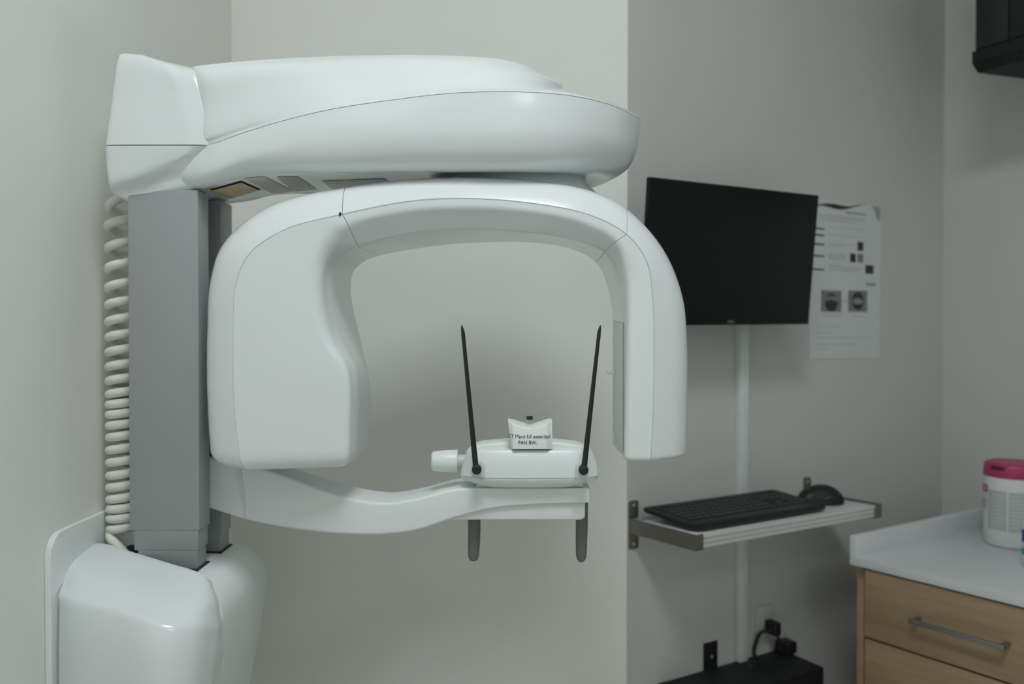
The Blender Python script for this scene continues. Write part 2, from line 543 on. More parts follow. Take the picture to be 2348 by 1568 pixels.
b.rings([inset(Q0, .0016, -.0001), inset(Q0, .0006, -.0003)] + lr, True)
last = lr[-1]
b2 = []
for s in range(1, 5):
    t = s / 4
    b2.append([p.lerp(V((p.x * .985, 1.30 + .03 * max(0, min(1, (p.x + .3) / .25)), p.z + .001)), t) for p in last])
b.rings([last] + b2, True)
b.build('overhead_arm_lid', M['shell'], mach, ang=50)

# dark seam gasket between tray and lid
# end cover (square block at the post end), two halves
def head_ring(pts, yb_l, yb_r):
    f = [P(*q) for q in pts]
    poly = [V((f[0].x + .004, yb_l, f[0].z))] + f + [V((f[-1].x, yb_r, f[-1].z))]
    return poly
FR = [.2, .22, 0, .14, .2, .1]
T2 = [(278, 121, 1.228), (325, 124.5, 1.228), (372, 139, 1.228), (446, 156, 1.229)]
T1 = [(268, 126, 1.219), (325, 131, 1.214), (383, 150, 1.206), (452, 168, 1.21)]
TM = [(250, 225, 1.212), (328, 226, 1.205), (415, 232, 1.201), (468, 240, 1.203)]
S1 = [(234, 332, 1.205), (330, 331.5, 1.198), (440, 331.5, 1.196), (480, 332, 1.200)]
S0 = [(234, 334, 1.205), (330, 333.5, 1.198), (440, 333.5, 1.196), (480, 334, 1.200)]
S_ = [(236, 372, 1.206), (330, 368, 1.199), (430, 352, 1.199), (476, 352, 1.208)]
LL = [(244, 425, 1.208), (325, 402, 1.202), (405, 372, 1.204), (470, 372, 1.212)]
L2 = [(254, 444, 1.218), (335, 424, 1.216), (415, 402, 1.216), (472, 394, 1.216)]
BB = [(282, 458, 1.222), (345, 445, 1.221), (425, 424, 1.220), (492, 412, 1.218)]
BC = [(297, 464, 1.228), (352, 453, 1.226), (440, 434, 1.225), (500, 419, 1.224)]
def head_part(name, rws, caps):
    secs = [fillet(head_ring(r, 1.375, 1.36), FR, 6) for r in rws]
    n_ = len(secs[0])
    cl = [cr([s[i] for s in secs], 6) for i in range(n_)]
    rg = [[cl[i][j] for i in range(n_)] for j in range(len(cl[0]))]
    def ins(rr, k):
        c = sum(rr, V((0, 0, 0))) / n_
        return [p + (c - p).normalized() * k for p in rr]
    b = MB()
    if caps == 'up':
        b.rings([ins(rg[0], .004), ins(rg[0], .0012)] + rg, True, True, True)
    else:
        b.rings(rg + [ins(rg[-1], .0012), ins(rg[-1], .004)], True, True, True)
    return b.build(name, M['shell'], mach, ang=50)
head_part('end_cover', [S1, TM, T1, T2], 'up')
endlow = head_part('end_cover_base', [BC, BB, L2, LL, S_, S0], 'down')

# stickers and hatch on the underside, laid on the surface
bpy.context.view_layer.update()
def bvh(o):
    dg = bpy.context.evaluated_depsgraph_get()
    me = o.data
    mw = o.matrix_world
    return BVHTree.FromPolygons([mw @ v.co for v in me.vertices], [tuple(p.vertices) for p in me.polygons])
tv = bvh(tray)
def decal(name, mats, poly, parent, tree, lift=.0006, sub=6, frame=None, fallz=None):
    """quad of pixels projected on a surface and given a small thickness"""
    a, b_, c, d = [V((x, y)) for x, y in poly]
    mb = MB(); vs = []; fs = []; hits = []
    for i in range(sub + 1):
        for j in range(sub + 1):
            u, v = i / sub, j / sub
            q = (a * (1 - u) + b_ * u) * (1 - v) + (d * (1 - u) + c * u) * v
            dr = ray(q.x, q.y).normalized()
            hit, nrm, _, _ = tree.ray_cast(CAM, dr)
            hits.append((dr, hit, nrm))
    ok = [(h, n_ if n_.dot(d_) < 0 else -n_) for d_, h, n_ in hits if h is not None]
    pc = sum((h for h, _ in ok), V((0, 0, 0))) / len(ok)
    pn = sum((n_ for _, n_ in ok), V((0, 0, 0))).normalized()
    srt = sorted(ok, key=lambda q: (q[0] - pc).length)[:max(6, len(ok) * 3 // 4)]
    pn = sum((n_ for _, n_ in srt), V((0, 0, 0))).normalized()
    pc = sum((h for h, _ in srt), V((0, 0, 0))) / len(srt)
    for dr, hit, nrm in hits:
        if hit is None or abs((hit - pc).dot(pn)) > .009:
            hit = CAM + dr * ((pc - CAM).dot(pn) / dr.dot(pn)); nrm = pn
        if nrm.dot(dr) > 0: nrm = -nrm
        vs.append(hit + nrm * lift)
    for i in range(sub):
        for j in range(sub):
            k = i * (sub + 1) + j
            fs.append((k, k + 1, k + sub + 2, k + sub + 1))
    mb.add(vs, fs)
    return mb.build(name, mats, parent, recalc=False)
decal('warning_sticker', M['amber'], [(486, 434), (553, 416), (594, 434), (533, 451)], tray, tv, .0018)
decal('sticker_border', M['dark'], [(482, 434), (553, 414), (599, 434), (532, 454)], tray, tv, .0006)
decal('information_sticker', M['greylab'], [(556, 408), (606, 404), (674, 438), (626, 444)], tray, tv)
decal('information_sticker', M['greylab'], [(634, 404), (684, 405), (728, 434), (672, 439)], tray, tv)
decal('service_hatch', M['hatch'], [(738, 414), (880, 409), (900, 420), (760, 432)], tray, tv)

# ---- rotating arm (arched C-shape)
ZB, ZC, ZD, ZF, ZE = 1.212, 1.165, 1.165, 1.198, 1.345
gB = [(464, 1030), (462, 985), (458, 880), (459, 760), (466, 645), (494, 556), (598, 466), (787, 418), (950, 400), (1100, 395), (1250, 405), (1367, 430), (1440, 468), (1528, 566), (1577, 680), (1588, 790), (1589, 900), (1588, 990), (1587, 1038)]
gC = [(548, 1045), (540, 985), (534, 880), (534, 760), (541, 650), (572, 582), (650, 528), (785, 491), (950, 460), (1080, 455), (1230, 467), (1350, 492), (1437, 537), (1483, 600), (1497, 690), (1500, 800), (1499, 900), (1496, 1000), (1493, 1048)]
gD = [(800, 1036), (800, 985), (795, 850), (750, 768), (731, 680), (732, 610), (757, 553), (799, 517), (950, 483), (1090, 477), (1230, 488), (1330, 510), (1412, 553), (1438, 615), (1441, 700), (1438, 800), (1435, 900), (1433, 1000), (1432, 1048)]
gF = [(818, 1032), (820, 985), (817, 850), (776, 768), (757, 680), (762, 614), (790, 578), (820, 565), (952, 533), (1054, 526), (1200, 532), (1300, 547), (1386, 578), (1415, 630), (1428, 700), (1429, 800), (1428, 900), (1427, 1000), (1427, 1040)]
gE = [(850, 1012), (853, 960), (850, 880), (828, 775), (807, 670), (812, 625), (836, 601), (870, 587), (980, 567), (1090, 557), (1225, 557), (1315, 573), (1366, 602), (1390, 648), (1403, 710), (1404, 800), (1404, 900), (1404, 985), (1404, 1012)]
K = len(gB)
def shift_depth(p, y2):
    return V((p.x, y2, p.z))
ZBs = [1.190] * 5 + [1.190, 1.190] + [1.188] * 5 + [1.190, 1.190] + [1.190] * 5
pB = [P(x, y, z) for (x, y), z in zip(gB, ZBs)]
pC = [P(x, y, ZC) for x, y in gC]
pD = [P(x, y, ZD) for x, y in gD]
pF = [P(x, y, ZF) for x, y in gF]
pE = [P(x, y, ZE) for x, y in gE]
cen = P(1030, 800, 1.25)
pA = []
for i, p in enumerate(pB):
    q = V((p.x, 1.335, p.z))
    d = V((pE[i].x - q.x, 0, pE[i].z - q.z))
    pA.append(q + d.normalized() * .006)
NS = 10
cA, cB, cC, cD, cF, cE = [cr(g, NS) for g in (pA, pB, pC, pD, pF, pE)]
def section(i):
    a, b_, c, d, f, e = cA[i], cB[i], cC[i], cD[i], cF[i], cE[i]
    dirb = (b_ - c).normalized(); dird = (d - c).normalized()
    nrm = (dirb + dird).normalized()
    cm = c + dirb * .0010; cp = c + dird * .0010
    back = V((c.x, 1.25, c.z))
    inn = c + V((0, 1, 0)) * .0025 + (e - a).normalized() * .0006
    outer = fillet([(a + e) / 2, a, b_, cm, inn], [0, .30, .62 + .24 * max(0, 1 - abs(i - 95) / 40), 0, 0], 7, closed=False)
    front = fillet([inn, cp, d, f, e, (a + e) / 2], [0, 0, .48 if i > 26 else (.22 if i < 18 else .22 + (i - 18) / 8 * .26), .50 - .42 * max(0, min(1, (i - 62) / 14)) * max(0, min(1, (128 - i) / 14)), .10, 0], 7, closed=False)
    return outer, front
S7, S12 = 7 * NS, 12 * NS
NT = len(cA)
def arm_section(name, i0, i1, parent, cap0=None, cap1=None):
    """builds outer cover + front shell from ring i0 to i1; ends: 'seam' or (dir, radius)"""
    secs = [section(i) for i in range(i0, i1 + 1)]
    res = []
    full = [o + f[1:-1] for o, f in secs]       # closed ring
    no = len(secs[0][0])
    def ins(rr, k):
        c = sum(rr, V((0, 0, 0))) / len(rr)
        return [p + (c - p).normalized() * k for p in rr]
    def ins_local(rr, k):
        m = len(rr); out = []
        ax = None
        for i, p in enumerate(rr):
            t = (rr[(i + 1) % m] - rr[i - 1]).normalized()
            c = sum(rr, V((0, 0, 0))) / m
            axv = AX
            nn = t.cross(axv).normalized()
            if nn.dot(c - p) < 0: nn = -nn
            out.append(p + nn * k)
        return out
    seq = list(full)
    if cap0 == 'seam':
        AX = (seq[1][0] - seq[0][0]).normalized()
        g0 = [p.lerp(q, .05) for p, q in zip(seq[0], seq[1])]
        seq = [ins(g0, .003), ins(g0, .0012)] + [g0] + seq[1:]
    elif cap0:
        d, r = cap0
        seq = roundcap(seq[0], d, r)[::-1] + seq
    if cap1 == 'seam':
        g0 = [p.lerp(q, .05) for p, q in zip(seq[-1], seq[-2])]
        seq = seq[:-1] + [g0, ins(g0, .0012), ins(g0, .003)]
    elif cap1:
        d, r = cap1
        seq = seq + roundcap(seq[-1], d, r)
    m = len(seq[0])
    # split: outer cover = indices 0..no-1 ; front shell = no-1 .. m (wrapping to 0)
    b = MB()
    fr = [[rg[k % m] for k in range(no - 1, m + 1)] for rg in seq]
    b.rings(fr, False)
    for rg, fl in ((seq[0], cap0), (seq[-1], cap1)):
        c = sum(rg, V((0, 0, 0))) / m
        if True:
            vs = list(rg) + [c]
            b.add(vs, [(i, (i + 1) % m, m) for i in range(m)])
    front = b.build(name, M['shell'], parent, ang=38)
    b = MB()
    b.rings([rg[:no] for rg in seq], False)
    b.build('outer_cover', M['shell'], front, ang=38)
    return front
arm = arm_section('rotating_arm', S7, S12, mach, 'seam', 'seam')
tube = arm_section('tube_head', 0, S7, mach, (V((0, 0, -1)), .024), 'seam')
sens = arm_section('sensor_head', S12, NT - 1, mach, 'seam', (V((0, 0, -1)), .006))

# small dark latch hole beside the left seam
q = P(780, 491, 1.1655)
MB().box(q.x - .0013, q.x + .0013, 1.1635, 1.170, q.z - .0026, q.z + .0024).build('latch_hole', M['dark'], tube)

# turntable collar between the arm and the overhead arm
b = MB()
zc0 = zh(-.222); zc1 = zh(-.262)
b.lathe((.002, 1.352, 0), (0, 0, 1), [(zc0 - .03, .150), (zc0 - .012, .150), (zc0, .144), (zc0 + .010, .134), (zc0 + .022, .124), (zc1, .118)], 64)
b.build('turntable_collar', M['shell'], mach, ang=60)

# detector window recessed in the inner face of the sensor head
bpy.context.view_layer.update()
sv = bvh(sens)
decal('detector_frame', M['hatch'], [(1407, 735), (1430.5, 739), (1430.5, 1040), (1407, 1001)], sens, sv, .0003, 8)
decal('detector_window', M['shell2'], [(1408.5, 738), (1429.5, 741.5), (1429.5, 1036), (1408.5, 998)], sens, sv, .0007, 8)
q = P(1401, 854, 1.30)
MB().box(q.x - .0065, q.x + .006, 1.296, 1.304, q.z - .0028, q.z + .0024, bev=.0008).build('release_lever', M['shell2'], sens)

# ---- chin support arm, reaching out of the slot in the post
st = [475, 560, 660, 770, 880, 960, 1040, 1120, 1230, 1330]
ft = [(475, 1050, 1.268), (560, 1063, 1.262), (660, 1094, 1.240), (770, 1134, 1.222), (880, 1153, 1.210), (960, 1142, 1.208), (1040, 1122, 1.208), (1120, 1118.5, 1.208), (1230, 1119, 1.208), (1347, 1119, 1.208)]
fb = [(475, 1164, 1.268), (560, 1191, 1.262), (660, 1212, 1.240), (770, 1225, 1.222), (880, 1226, 1.210), (960, 1215, 1.208), (1040, 1189, 1.208), (1120, 1167, 1.208), (1230, 1156, 1.208), (1347, 1153, 1.208)]
wd = [.044, .056, .072, .082, .086, .088, .090, .092, .092, .092]
secs = []
FTp = cr([P(*q) for q in ft], 8); FBp = cr([P(*q) for q in fb], 8)
wds = cr([V((w, 0, 0)) for w in wd], 8)
for a, b_, w in zip(FTp, FBp, wds):
    y2 = a.y + w.x
    secs.append(fillet([a, V((a.x, y2, a.z)), V((b_.x, y2, b_.z)), b_], [.10, .1, .1, .10], 5))
secs += roundcap(secs[-1], V((1, 0, 0)), .004, 4)
b = MB(); b.rings(secs, True, True, True)
sup = b.build('chin_support_arm', M['shell2'], mach, ang=50)
# joint seam near the post
g1, g2 = P(547, 1068, 1.262), P(566, 1192, 1.262)
b = MB()
dv = V((.0011, 0, 0))
b.hexa([g2 - dv * 3 + V((0, -.0004, .0008)), g2 + dv * 3 + V((0, -.0008, .0008)), g2 + dv * 3 + V((0, .003, .0008)), g2 - dv * 3 + V((0, .003, .0008)),
        g1 - dv * 5 + V((0, -.0004, 0)), g1 + dv * 2 + V((0, -.0014, 0)), g1 + dv * 2 + V((0, .003, 0)), g1 - dv * 5 + V((0, .003, 0))], .0003, 1)
b.build('joint_strip', M['hatch'], sup)
# lower tray
y0, y1 = 1.214, 1.292
lowp = [P(1000, 1150, y0), P(1342, 1148, y0), P(1342, 1180, y0), P(1341, 1186, y0), P(1337, 1190.5, y0), P(1330, 1192.5, y0), P(1015, 1192.5, y0), P(985, 1185, y0)]
MB().prism([V((p.x, y0, p.z)) for p in lowp], V((0, y1 - y0, 0)), bev=.003, seg=3).build('lower_tray', M['shell2'], sup)
# hand grips
for (px0, px1, py0, py1, yy) in ((1073, 1102, 1185, 1286, 1.25), (1320, 1348, 1150, 1288, 1.262)):
    b = MB(); R = []
    xc = (px0 + px1) / 2; hw = (px1 - px0) / 2
    sgn = -1 if px0 < 1200 else 1
    for f, wf, off in ((0, 1.0, 0), (.35, .98, 0), (.7, .92, -1), (.88, .86, -1.5), (.95, .70, -1.6), (.985, .42, -1.7), (1, .12, -1.7)):
        c = P(xc + off, py0 + (py1 - py0) * f, yy)
        rx = hw * wf / FPX * yy; ry = .011 * (wf ** .7)
        R.append([V((c.x + rx * math.copysign(abs(math.cos(a)) ** .7, math.cos(a)), c.y + ry * math.copysign(abs(math.sin(a)) ** .7, math.sin(a)), c.z)) for a in [2 * PI * k / 24 for k in range(24)]])
    b.rings(R, True, True, True)
    b.build('hand_grip', M['gripgrey'], sup, ang=60)

# ---- chin rest
y0, y1 = 1.192, 1.282
def pz(px, py, y=y0): return P(px, py, y)
# pedestal
pp = [pz(1092, 1098, 1.212), pz(1338, 1098, 1.212), pz(1338, 1117.2, 1.212), pz(1092, 1117.2, 1.212)]
rest = MB().prism([V((p.x, 1.212, p.z)) for p in pp], V((0, .068, 0)), bev=.003, seg=3).build('chin_rest', M['shell2'], mach)
# main body: trapezoid shell with rounded ends
def sect(pxs, py, yf, yb, xb):
    """ring at one height: bowed front from left to right, then straight back"""
    x0, x1 = pxs
    l, r = P(x0, py, yf + .02), P(x1, py, yf + .02)
    z = l.z
    xs = [l.x, l.x + (r.x - l.x) * .12, l.x + (r.x - l.x) * .5, l.x + (r.x - l.x) * .88, r.x]
    ysf = [yf + .022, yf + .004, yf, yf + .004, yf + .022]
    f = [V((x, y, z)) for x, y in zip(xs, ysf)]
    bkp = [V((r.x - xb, yb, z)), V((l.x + xb, yb, z))]
    return fillet(f + bkp, [.35, .5, .5, .5, .35, .3, .3], 5)
rows_ = [sect((1054, 1376), 1091, 1.188, 1.278, .004), sect((1055, 1375), 1085, 1.188, 1.278, .004), sect((1060, 1371), 1060, 1.189, 1.278, .006), sect((1067, 1361), 1036, 1.192, 1.277, .008),
         sect((1072, 1356), 1029, 1.195, 1.276, .009), sect((1077, 1349), 1026, 1.201, 1.275, .010), sect((1085, 1340), 1024, 1.212, 1.272, .012)]
b = MB(); b.rings(rows_, True, True, True)
b.build('rest_body', M['shell2'], rest, ang=40)
rows_ = [sect((1100, 1328), 1112.5, 1.200, 1.27, .01), sect((1075, 1350), 1106, 1.192, 1.275, .006), sect((1058, 1372), 1100, 1.188, 1.278, .004), sect((1054, 1376), 1092.2, 1.187, 1.278, .004)]
b = MB(); b.rings(rows_, True, True, True)
b.build('rest_skirt', M['shell2'], rest, ang=40)
# raised rear deck behind the cup
rr = [V(p) for p in (P(1085, 1036, 1.215), P(1085, 1025, 1.22), P(1104, 1014, 1.24), P(1160, 1008, 1.245), P(1270, 1008, 1.245), P(1326, 1015, 1.24), P(1344, 1025, 1.22), P(1344, 1036, 1.215))]
MB().prism([V((p.x, 1.216, p.z)) for p in rr], V((0, .05, 0)), bev=.003, seg=3).build('rear_deck', M['shell2'], rest)
# chin cup with a dished top
b = MB(); R = []
for s in range(25):
    u = s / 24
    x = 1165 + u * 101
    dip = 981 - 15.5 * (abs(2 * u - 1)) ** 1.7
    edge = .5 + .5 * math.cos(PI * min(1, max(0, (abs(2 * u - 1) - .72) / .28)))
    yf = 1.197 - .007 * edge
    t_, bt = P(x, dip, yf), P(x + (8 if u < .1 else 0) * (1 - u * 10), 1026, yf)
    R.append([V((t_.x, yf + .004, t_.z + .0007)), V((t_.x, yf + .001, t_.z)), V((t_.x, yf, t_.z - .0015)), V((bt.x, yf, bt.z - .002)), V((bt.x, yf + .035, bt.z - .002)), V((t_.x, yf + .035, t_.z + .001 + .002 * edge))])
b.rings(R, True, True, True)
cup = b.build('chin_cup', M['shell2'], rest, ang=40)
# lettering on the cup
Rx = Matrix.Rotation(PI / 2, 3, 'X')
vs, fs = text_mesh('t1', 'CT Mand full extended', .00805, P(1213.5, 1001, 1.1892), Rx, M['textink'], cup, sx=.84)
mb = MB().add(vs, fs)
vs, fs = text_mesh('t2', 'PAN BW.', .0079, P(1210, 1015, 1.1892), Rx, M['textink'], cup, sx=.88)
mb.add(vs, fs)
for v in mb.v:
    u = (v.x - P(1165, 1001, 1.19).x) / (P(1266, 1001, 1.19).x - P(1165, 1001, 1.19).x)
    e = .5 + .5 * math.cos(PI * min(1, max(0, (abs(2 * u - 1) - .72) / .28)))
    v.y += (1.197 - .007 * e) - 1.1892 - .00035
lab = mb.build('printed_label', M['textink'], rest, smooth=False, recalc=False)
print('label width', max(v.co.x for v in lab.data.vertices) - min(v.co.x for v in lab.data.vertices), 'want', 97 / FPX * 1.19)
# chin pin
b = MB()
q = P(1214.5, 990, 1.215)
for dx in (-.0042, .0042):
    b.tube([V((q.x + dx, 1.215, q.z - .012)), V((q.x + dx, 1.215, P(1214, 961, 1.215).z))], .0013, 8)
pin = b.build('bite_pin', M['clear'], rest)
q2 = P(1214.5, 961, 1.215); q3 = P(1214.5, 954, 1.215)
MB().box(q2.x - .0047, q2.x + .0047, 1.211, 1.219, q2.z - .0005, q3.z, bev=.0008).build('pin_cap', M['rod'], rest)
# knob on the left
k0, k1 = P(990, 1057, 1.232), P(1050, 1057, 1.232)
b = MB()
L = k1.x - k0.x
b.lathe(k0, (1, 0, 0), [(0, .0115), (.0012, .0140), (.003, .0152), (L * .5, .0165), (L - .001, .0176), (L, .0172)], 40)
knob = b.build('adjustment_knob', M['shell2'], rest, ang=40)
MB().lathe(k1, (1, 0, 0), [(-.001, .010), (.012, .010)], 24).build('knob_neck', M['hatch'], rest)
# temple rods
for (bx, by, ex, ey, sg) in ((1093, 1076, 1060, 746, 1), (1338, 1077, 1375.5, 746, -1)):
    yr = 1.176
    # pivot clip recess
    q = P(bx + 3.0 * sg, by, 1.186)
    w = .0075
    prof = []
    for s in range(13):
        a = PI * s / 12
        prof.append(V((q.x + w * 1.25 * math.cos(a), 1.182, q.z + .003 + w * 1.25 * math.sin(a))))
    prof += [V((q.x - w * 1.25, 1.182, q.z - .012)), V((q.x + w * 1.25, 1.182, q.z - .012))]
    MB().prism(prof, V((0, .012, 0)), bev=.0006).build('rod_clip', M['hatch'], rest)
    b = MB()
    c0_ = P(bx, by, yr)
    b.lathe(V((c0_.x, yr - .006, c0_.z)), (0, 1, 0), [(0, .0052), (.0008, .0066), (.002, .0070), (.012, .0070)], 28)
    base = P(bx - 3.2 * sg if sg > 0 else bx + 2.6, by - 16, yr); tip = P(ex, ey, yr)
    dirv = (tip - base)
    R = []
    for f, hw, hd, off in ((-.02, .0042, .0030, 0), (.0, .0042, .0030, 0), (.3, .0036, .0027, 0), (.6, .0031, .0024, 0), (.85, .0028, .0021, 0), (.925, .0029, .0021, 0), (.955, .0026, .0018, 0), (.98, .0019, .0013, .0003), (1.0, .0008, .0007, .0006)):
        c = base + dirv * f + V((-off * sg * 1.5, 0, 0))
        R.append([c + V((hw * math.cos(a), hd * math.sin(a), 0)) for a in [2 * PI * k / 14 for k in range(14)]])
    b.rings(R, True, True, True)
    tag(b.build('temple_rod', M['rod'], rest, ang=50), 'thin black upright temple rod')

# ================================================================== ALCOVE WALL
# --- shelf
ZS = 1.45 - .44
shelf = thing('bracket_shelf', W(.30, .1, ZS - .03), 'white narrow shelf on two nickel brackets holding the keyboard and mouse', 'shelf')
L_, D_ = .630, .1985
def WS(t, d, z): return W(t - .012 + d * .125, d, z)
b = MB()
b.box(.009, L_ - .009, .0215, D_ - .006, ZS - .026, ZS - .002, bev=.001, fn=WS)
b.build('board', M['board'], shelf)
b = MB()
z_top, z_bot = ZS - .001, ZS - .0285
prof = [(D_ - .008, z_top - .0005), (D_ - .0035, z_top - .0002), (D_ - .002, z_top - .003), (D_ - .002, z_top - .0065), (D_ - .0045, z_top - .0082), (D_ - .0045, z_top - .0100),
        (D_ - .0018, z_top - .0115), (D_ - .0018, z_top - .0170), (D_ - .0045, z_top - .0185), (D_ - .0045, z_top - .0205), (D_ - .0018, z_top - .022), (D_ - .002, z_bot), (D_ - .008, z_bot)]
b.prism([WS(.020, d, z) for d, z in prof], A * (L_ - .040))
b.build('front_rail', M['alu'], shelf, ang=25)
for t0, s in ((0, 1), (L_, -1)):
    b = MB()
    def Wb(t, d, z, t0=t0, s=s): return WS(t0 + s * t, d, z)
    b.box(0, .0035, .002, D_ + .002, ZS - .032, ZS + .003, bev=.0007, fn=Wb)          # side strap
    b.box(0, .022, D_ - .0005, D_ + .0025, ZS - .032, ZS + .003, bev=.0007, fn=Wb)     # front cap
    b.box(.0005, .022, .002, D_, ZS - .0325, ZS - .0295, bev=.0005, fn=Wb)             # lower lip
    br = b.build('bracket', M['steel'], shelf)
    for z0, z1 in ((ZS + .002, ZS + .043), (ZS - .072, ZS - .030)):
        pr2 = []
        w0, w1 = .0005, .029
        up_ = z0 > ZS
        r = .007
        if up_:
            pr2 = [(w0, z0), (w1, z0)] + [(w1 - r + r * math.cos(a), z1 - r + r * math.sin(a)) for a in [PI / 2 * k / 5 for k in range(6)]] + [(w0 + r - r * math.sin(a), z1 - r + r * math.cos(a)) for a in [PI / 2 * k / 5 for k in range(6)]]
        else:
            pr2 = [(w1, z1), (w0, z1)] + [(w0 + r - r * math.cos(a), z0 + r - r * math.sin(a)) for a in [PI / 2 * k / 5 for k in range(6)]] + [(w1 - r + r * math.sin(a), z0 + r - r * math.cos(a)) for a in [PI / 2 * k / 5 for k in range(6)]]
        MB().prism([Wb(t, .0005, z) for t, z in pr2], N * .003, bev=.0006).build('fixing_plate', M['steel'], br)
        cz = z1 - .012 if up_ else z0 + .012
        MB().lathe(Wb(.0145, .003, cz), N, [(0, .0042), (.0015, .0040), (.0025, .002)], 16).build('screw', M['steelscrew'], br)

# --- keyboard
def kb_z(d):           # tilted top
    return None
KL, KW = .4385, .160
kb = thing('keyboard', W(.25, .09, ZS), 'black full-size computer keyboard lying along the narrow white shelf', 'keyboard')
KT0, KD0 = .0224, .020      # left end, back edge
def Kf(u, v, h):       # u along, v from back to front, h above the tilted base plane
    zb = ZS + .015 * (1 - v / KW) + .002
    return WS(KT0 + u, KD0 + v, zb + h)
b = MB()
outl = [(0.006, 0), (KL - .006, 0), (KL, .006), (KL, KW - .02), (KL - .010, KW - .004), (KL - .03, KW), (.03, KW), (.010, KW - .004), (0, KW - .02), (0, .006)]
def kring(ins, h):
    c = V((KL / 2, KW / 2))
    return [Kf(c.x + (x - c.x) * (1 - ins / c.x), c.y + (y - c.y) * (1 - ins / c.y), h) for x, y in outl]
b.rings([kring(.006, 0), kring(.002, .002), kring(0, .006), kring(0, .010), kring(.0015, .0118), kring(.004, .0122)], True, True, True)
kbody = b.build('keyboard_case', M['black'], kb, ang=40)
b = MB(); b.box(.02, KL - .02, .008, .124, .0117, .0128, bev=.0004, fn=Kf); b.build('key_well', M['blackmatte'], kb)
b = MB(); b.box(.006, KL - .006, .1285, KW - .003, .0114, .0136, bev=.001, fn=Kf); b.build('palm_rest', M['black'], kb)
for u in (.05, KL - .05):
    b = MB()
    b.hexa([WS(KT0 + u - .008, KD0 + .018, ZS + .0003), WS(KT0 + u + .008, KD0 + .018, ZS + .0003), WS(KT0 + u + .008, KD0 + .024, ZS + .0003), WS(KT0 + u - .008, KD0 + .024, ZS + .0003),
            WS(KT0 + u - .008, KD0 + .020, ZS + .0165), WS(KT0 + u + .008, KD0 + .020, ZS + .0165), WS(KT0 + u + .008, KD0 + .028, ZS + .0165), WS(KT0 + u - .008, KD0 + .028, ZS + .0165)], .0008, 1)
    b.build('tilt_foot', M['black'], kb)
keym = {}
def key(u, v, w, hgt=.0145):
    wk = (round(w, 4), hgt)
    c = Kf(u + w / 2, v + .0075, .0128)
    if wk not in keym:
        b = MB()
        hw, hd = w / 2 - .0011, .0062
        def Kl(x, y, z):
            return Kf(u + w / 2 + x, v + .0075 + y, .0128 + z)
        b.hexa([Kl(-hw, -hd, 0), Kl(hw, -hd, 0), Kl(hw, hd, 0), Kl(-hw, hd, 0), Kl(-hw + .001, -hd + .001, .0024), Kl(hw - .001, -hd + .001, .0024), Kl(hw - .001, hd - .0006, .0024), Kl(-hw + .001, hd - .0006, .0024)], .0004, 1)
        o = b.build('key', M['keycap'], kb)
        o.location = c - origin_of(kb)
        # mesh is centred on its own mean: keep the key base at the location
        keym[wk] = (o, o.data)
    else:
        src = keym[wk][0]
        o = src.copy(); C.objects.link(o); o.parent = kb
        o.location = c - origin_of(kb)
    return o
P_ = .0188
x0 = .0235
# function row, number row ... bottom row
nk = 0
rows_k = [
    (.010, [(0, 1)] + [(2 + i, 1) for i in range(4)] + [(6.5 + i, 1) for i in range(4)] + [(11 + i, 1) for i in range(4)]),
    (.0315, [(i, 1) for i in range(13)] + [(13, 2)]),
    (.0500, [(0, 1.5)] + [(1.5 + i, 1) for i in range(12)] + [(13.5, 1.5)]),
    (.0685, [(0, 1.75)] + [(1.75 + i, 1) for i in range(11)] + [(12.75, 2.25)]),
    (.0870, [(0, 2.25)] + [(2.25 + i, 1) for i in range(10)] + [(12.25, 2.75)]),
    (.1055, [(0, 1.25), (1.25, 1.25), (2.5, 1.25), (3.75, 6.25), (10, 1.25), (11.25, 1.25), (12.5, 1.25), (13.75, 1.25)]),
]
for v, ks in rows_k:
    for q, w in ks:
        key(x0 + q * P_, v, w * P_); nk += 1
nx = x0 + 15.3 * P_
for v in (.010, .0315, .0500):
    for i in range(3):
        key(nx + i * P_, v, P_); nk += 1
key(nx + P_, .0870, P_)
for i in range(3): key(nx + i * P_, .1055, P_)
nx2 = x0 + 18.55 * P_
for v in (.0315, .0500, .0685, .0870, .1055):
    for i in range(2 if v in (.0500, .0870) else 2):
        key(nx2 + i * P_ * .98, v, P_ * .98); nk += 1
print('keys', nk + 4)

# --- mouse
mo = thing('computer_mouse', W(.506, .118, ZS), 'black ergonomic computer mouse at the right end of the narrow white shelf', 'mouse')
ml = P(1836, 1133, 2.02); mr = P(1932, 1150, 2.02)
mc = V(((1884.5 - CX) / FPX * 2.07, 2.07, ZS))
axm = V((1, .06, 0)).normalized(); aym = V((-axm.y, axm.x, 0))
R = []
Lm = .0600
for s in range(17):
    u = -1 + 2 * s / 16
    hh = [.30, .52, .66, .77, .85, .91, .955, .985, 1.0, 1.0, .985, .95, .885, .79, .66, .48, .12][s] * .046
    ww = [.18, .55, .72, .80, .84, .86, .88, .91, .95, .985, 1.0, .99, .96, .89, .76, .55, .12][s] * .035
    base = .002 + (.016 * max(0, (-u - .35) / .65) ** 1.3 if u < -.35 else 0) * .6
    ring = []
    for k in range(20):
        a = 2 * PI * k / 20
        y = math.cos(a); z = math.sin(a)
        yy = math.copysign(abs(y) ** .75, y) * ww
        zz = (hh - base) * (max(0, z) ** .8) if z > 0 else 0
        sk = 1 - .12 * (zz / .046)
        ring.append(mc + axm * (u * Lm) + aym * (yy * sk + (zz * .08)) + V((0, 0, base + zz - (0.0 if z >= 0 else .0012 * -z))))
    R.append(ring)
b = MB(); b.rings(R, True, True, True)
b.build('mouse_body', M['black'], mo, ang=60)
b = MB()
R = []
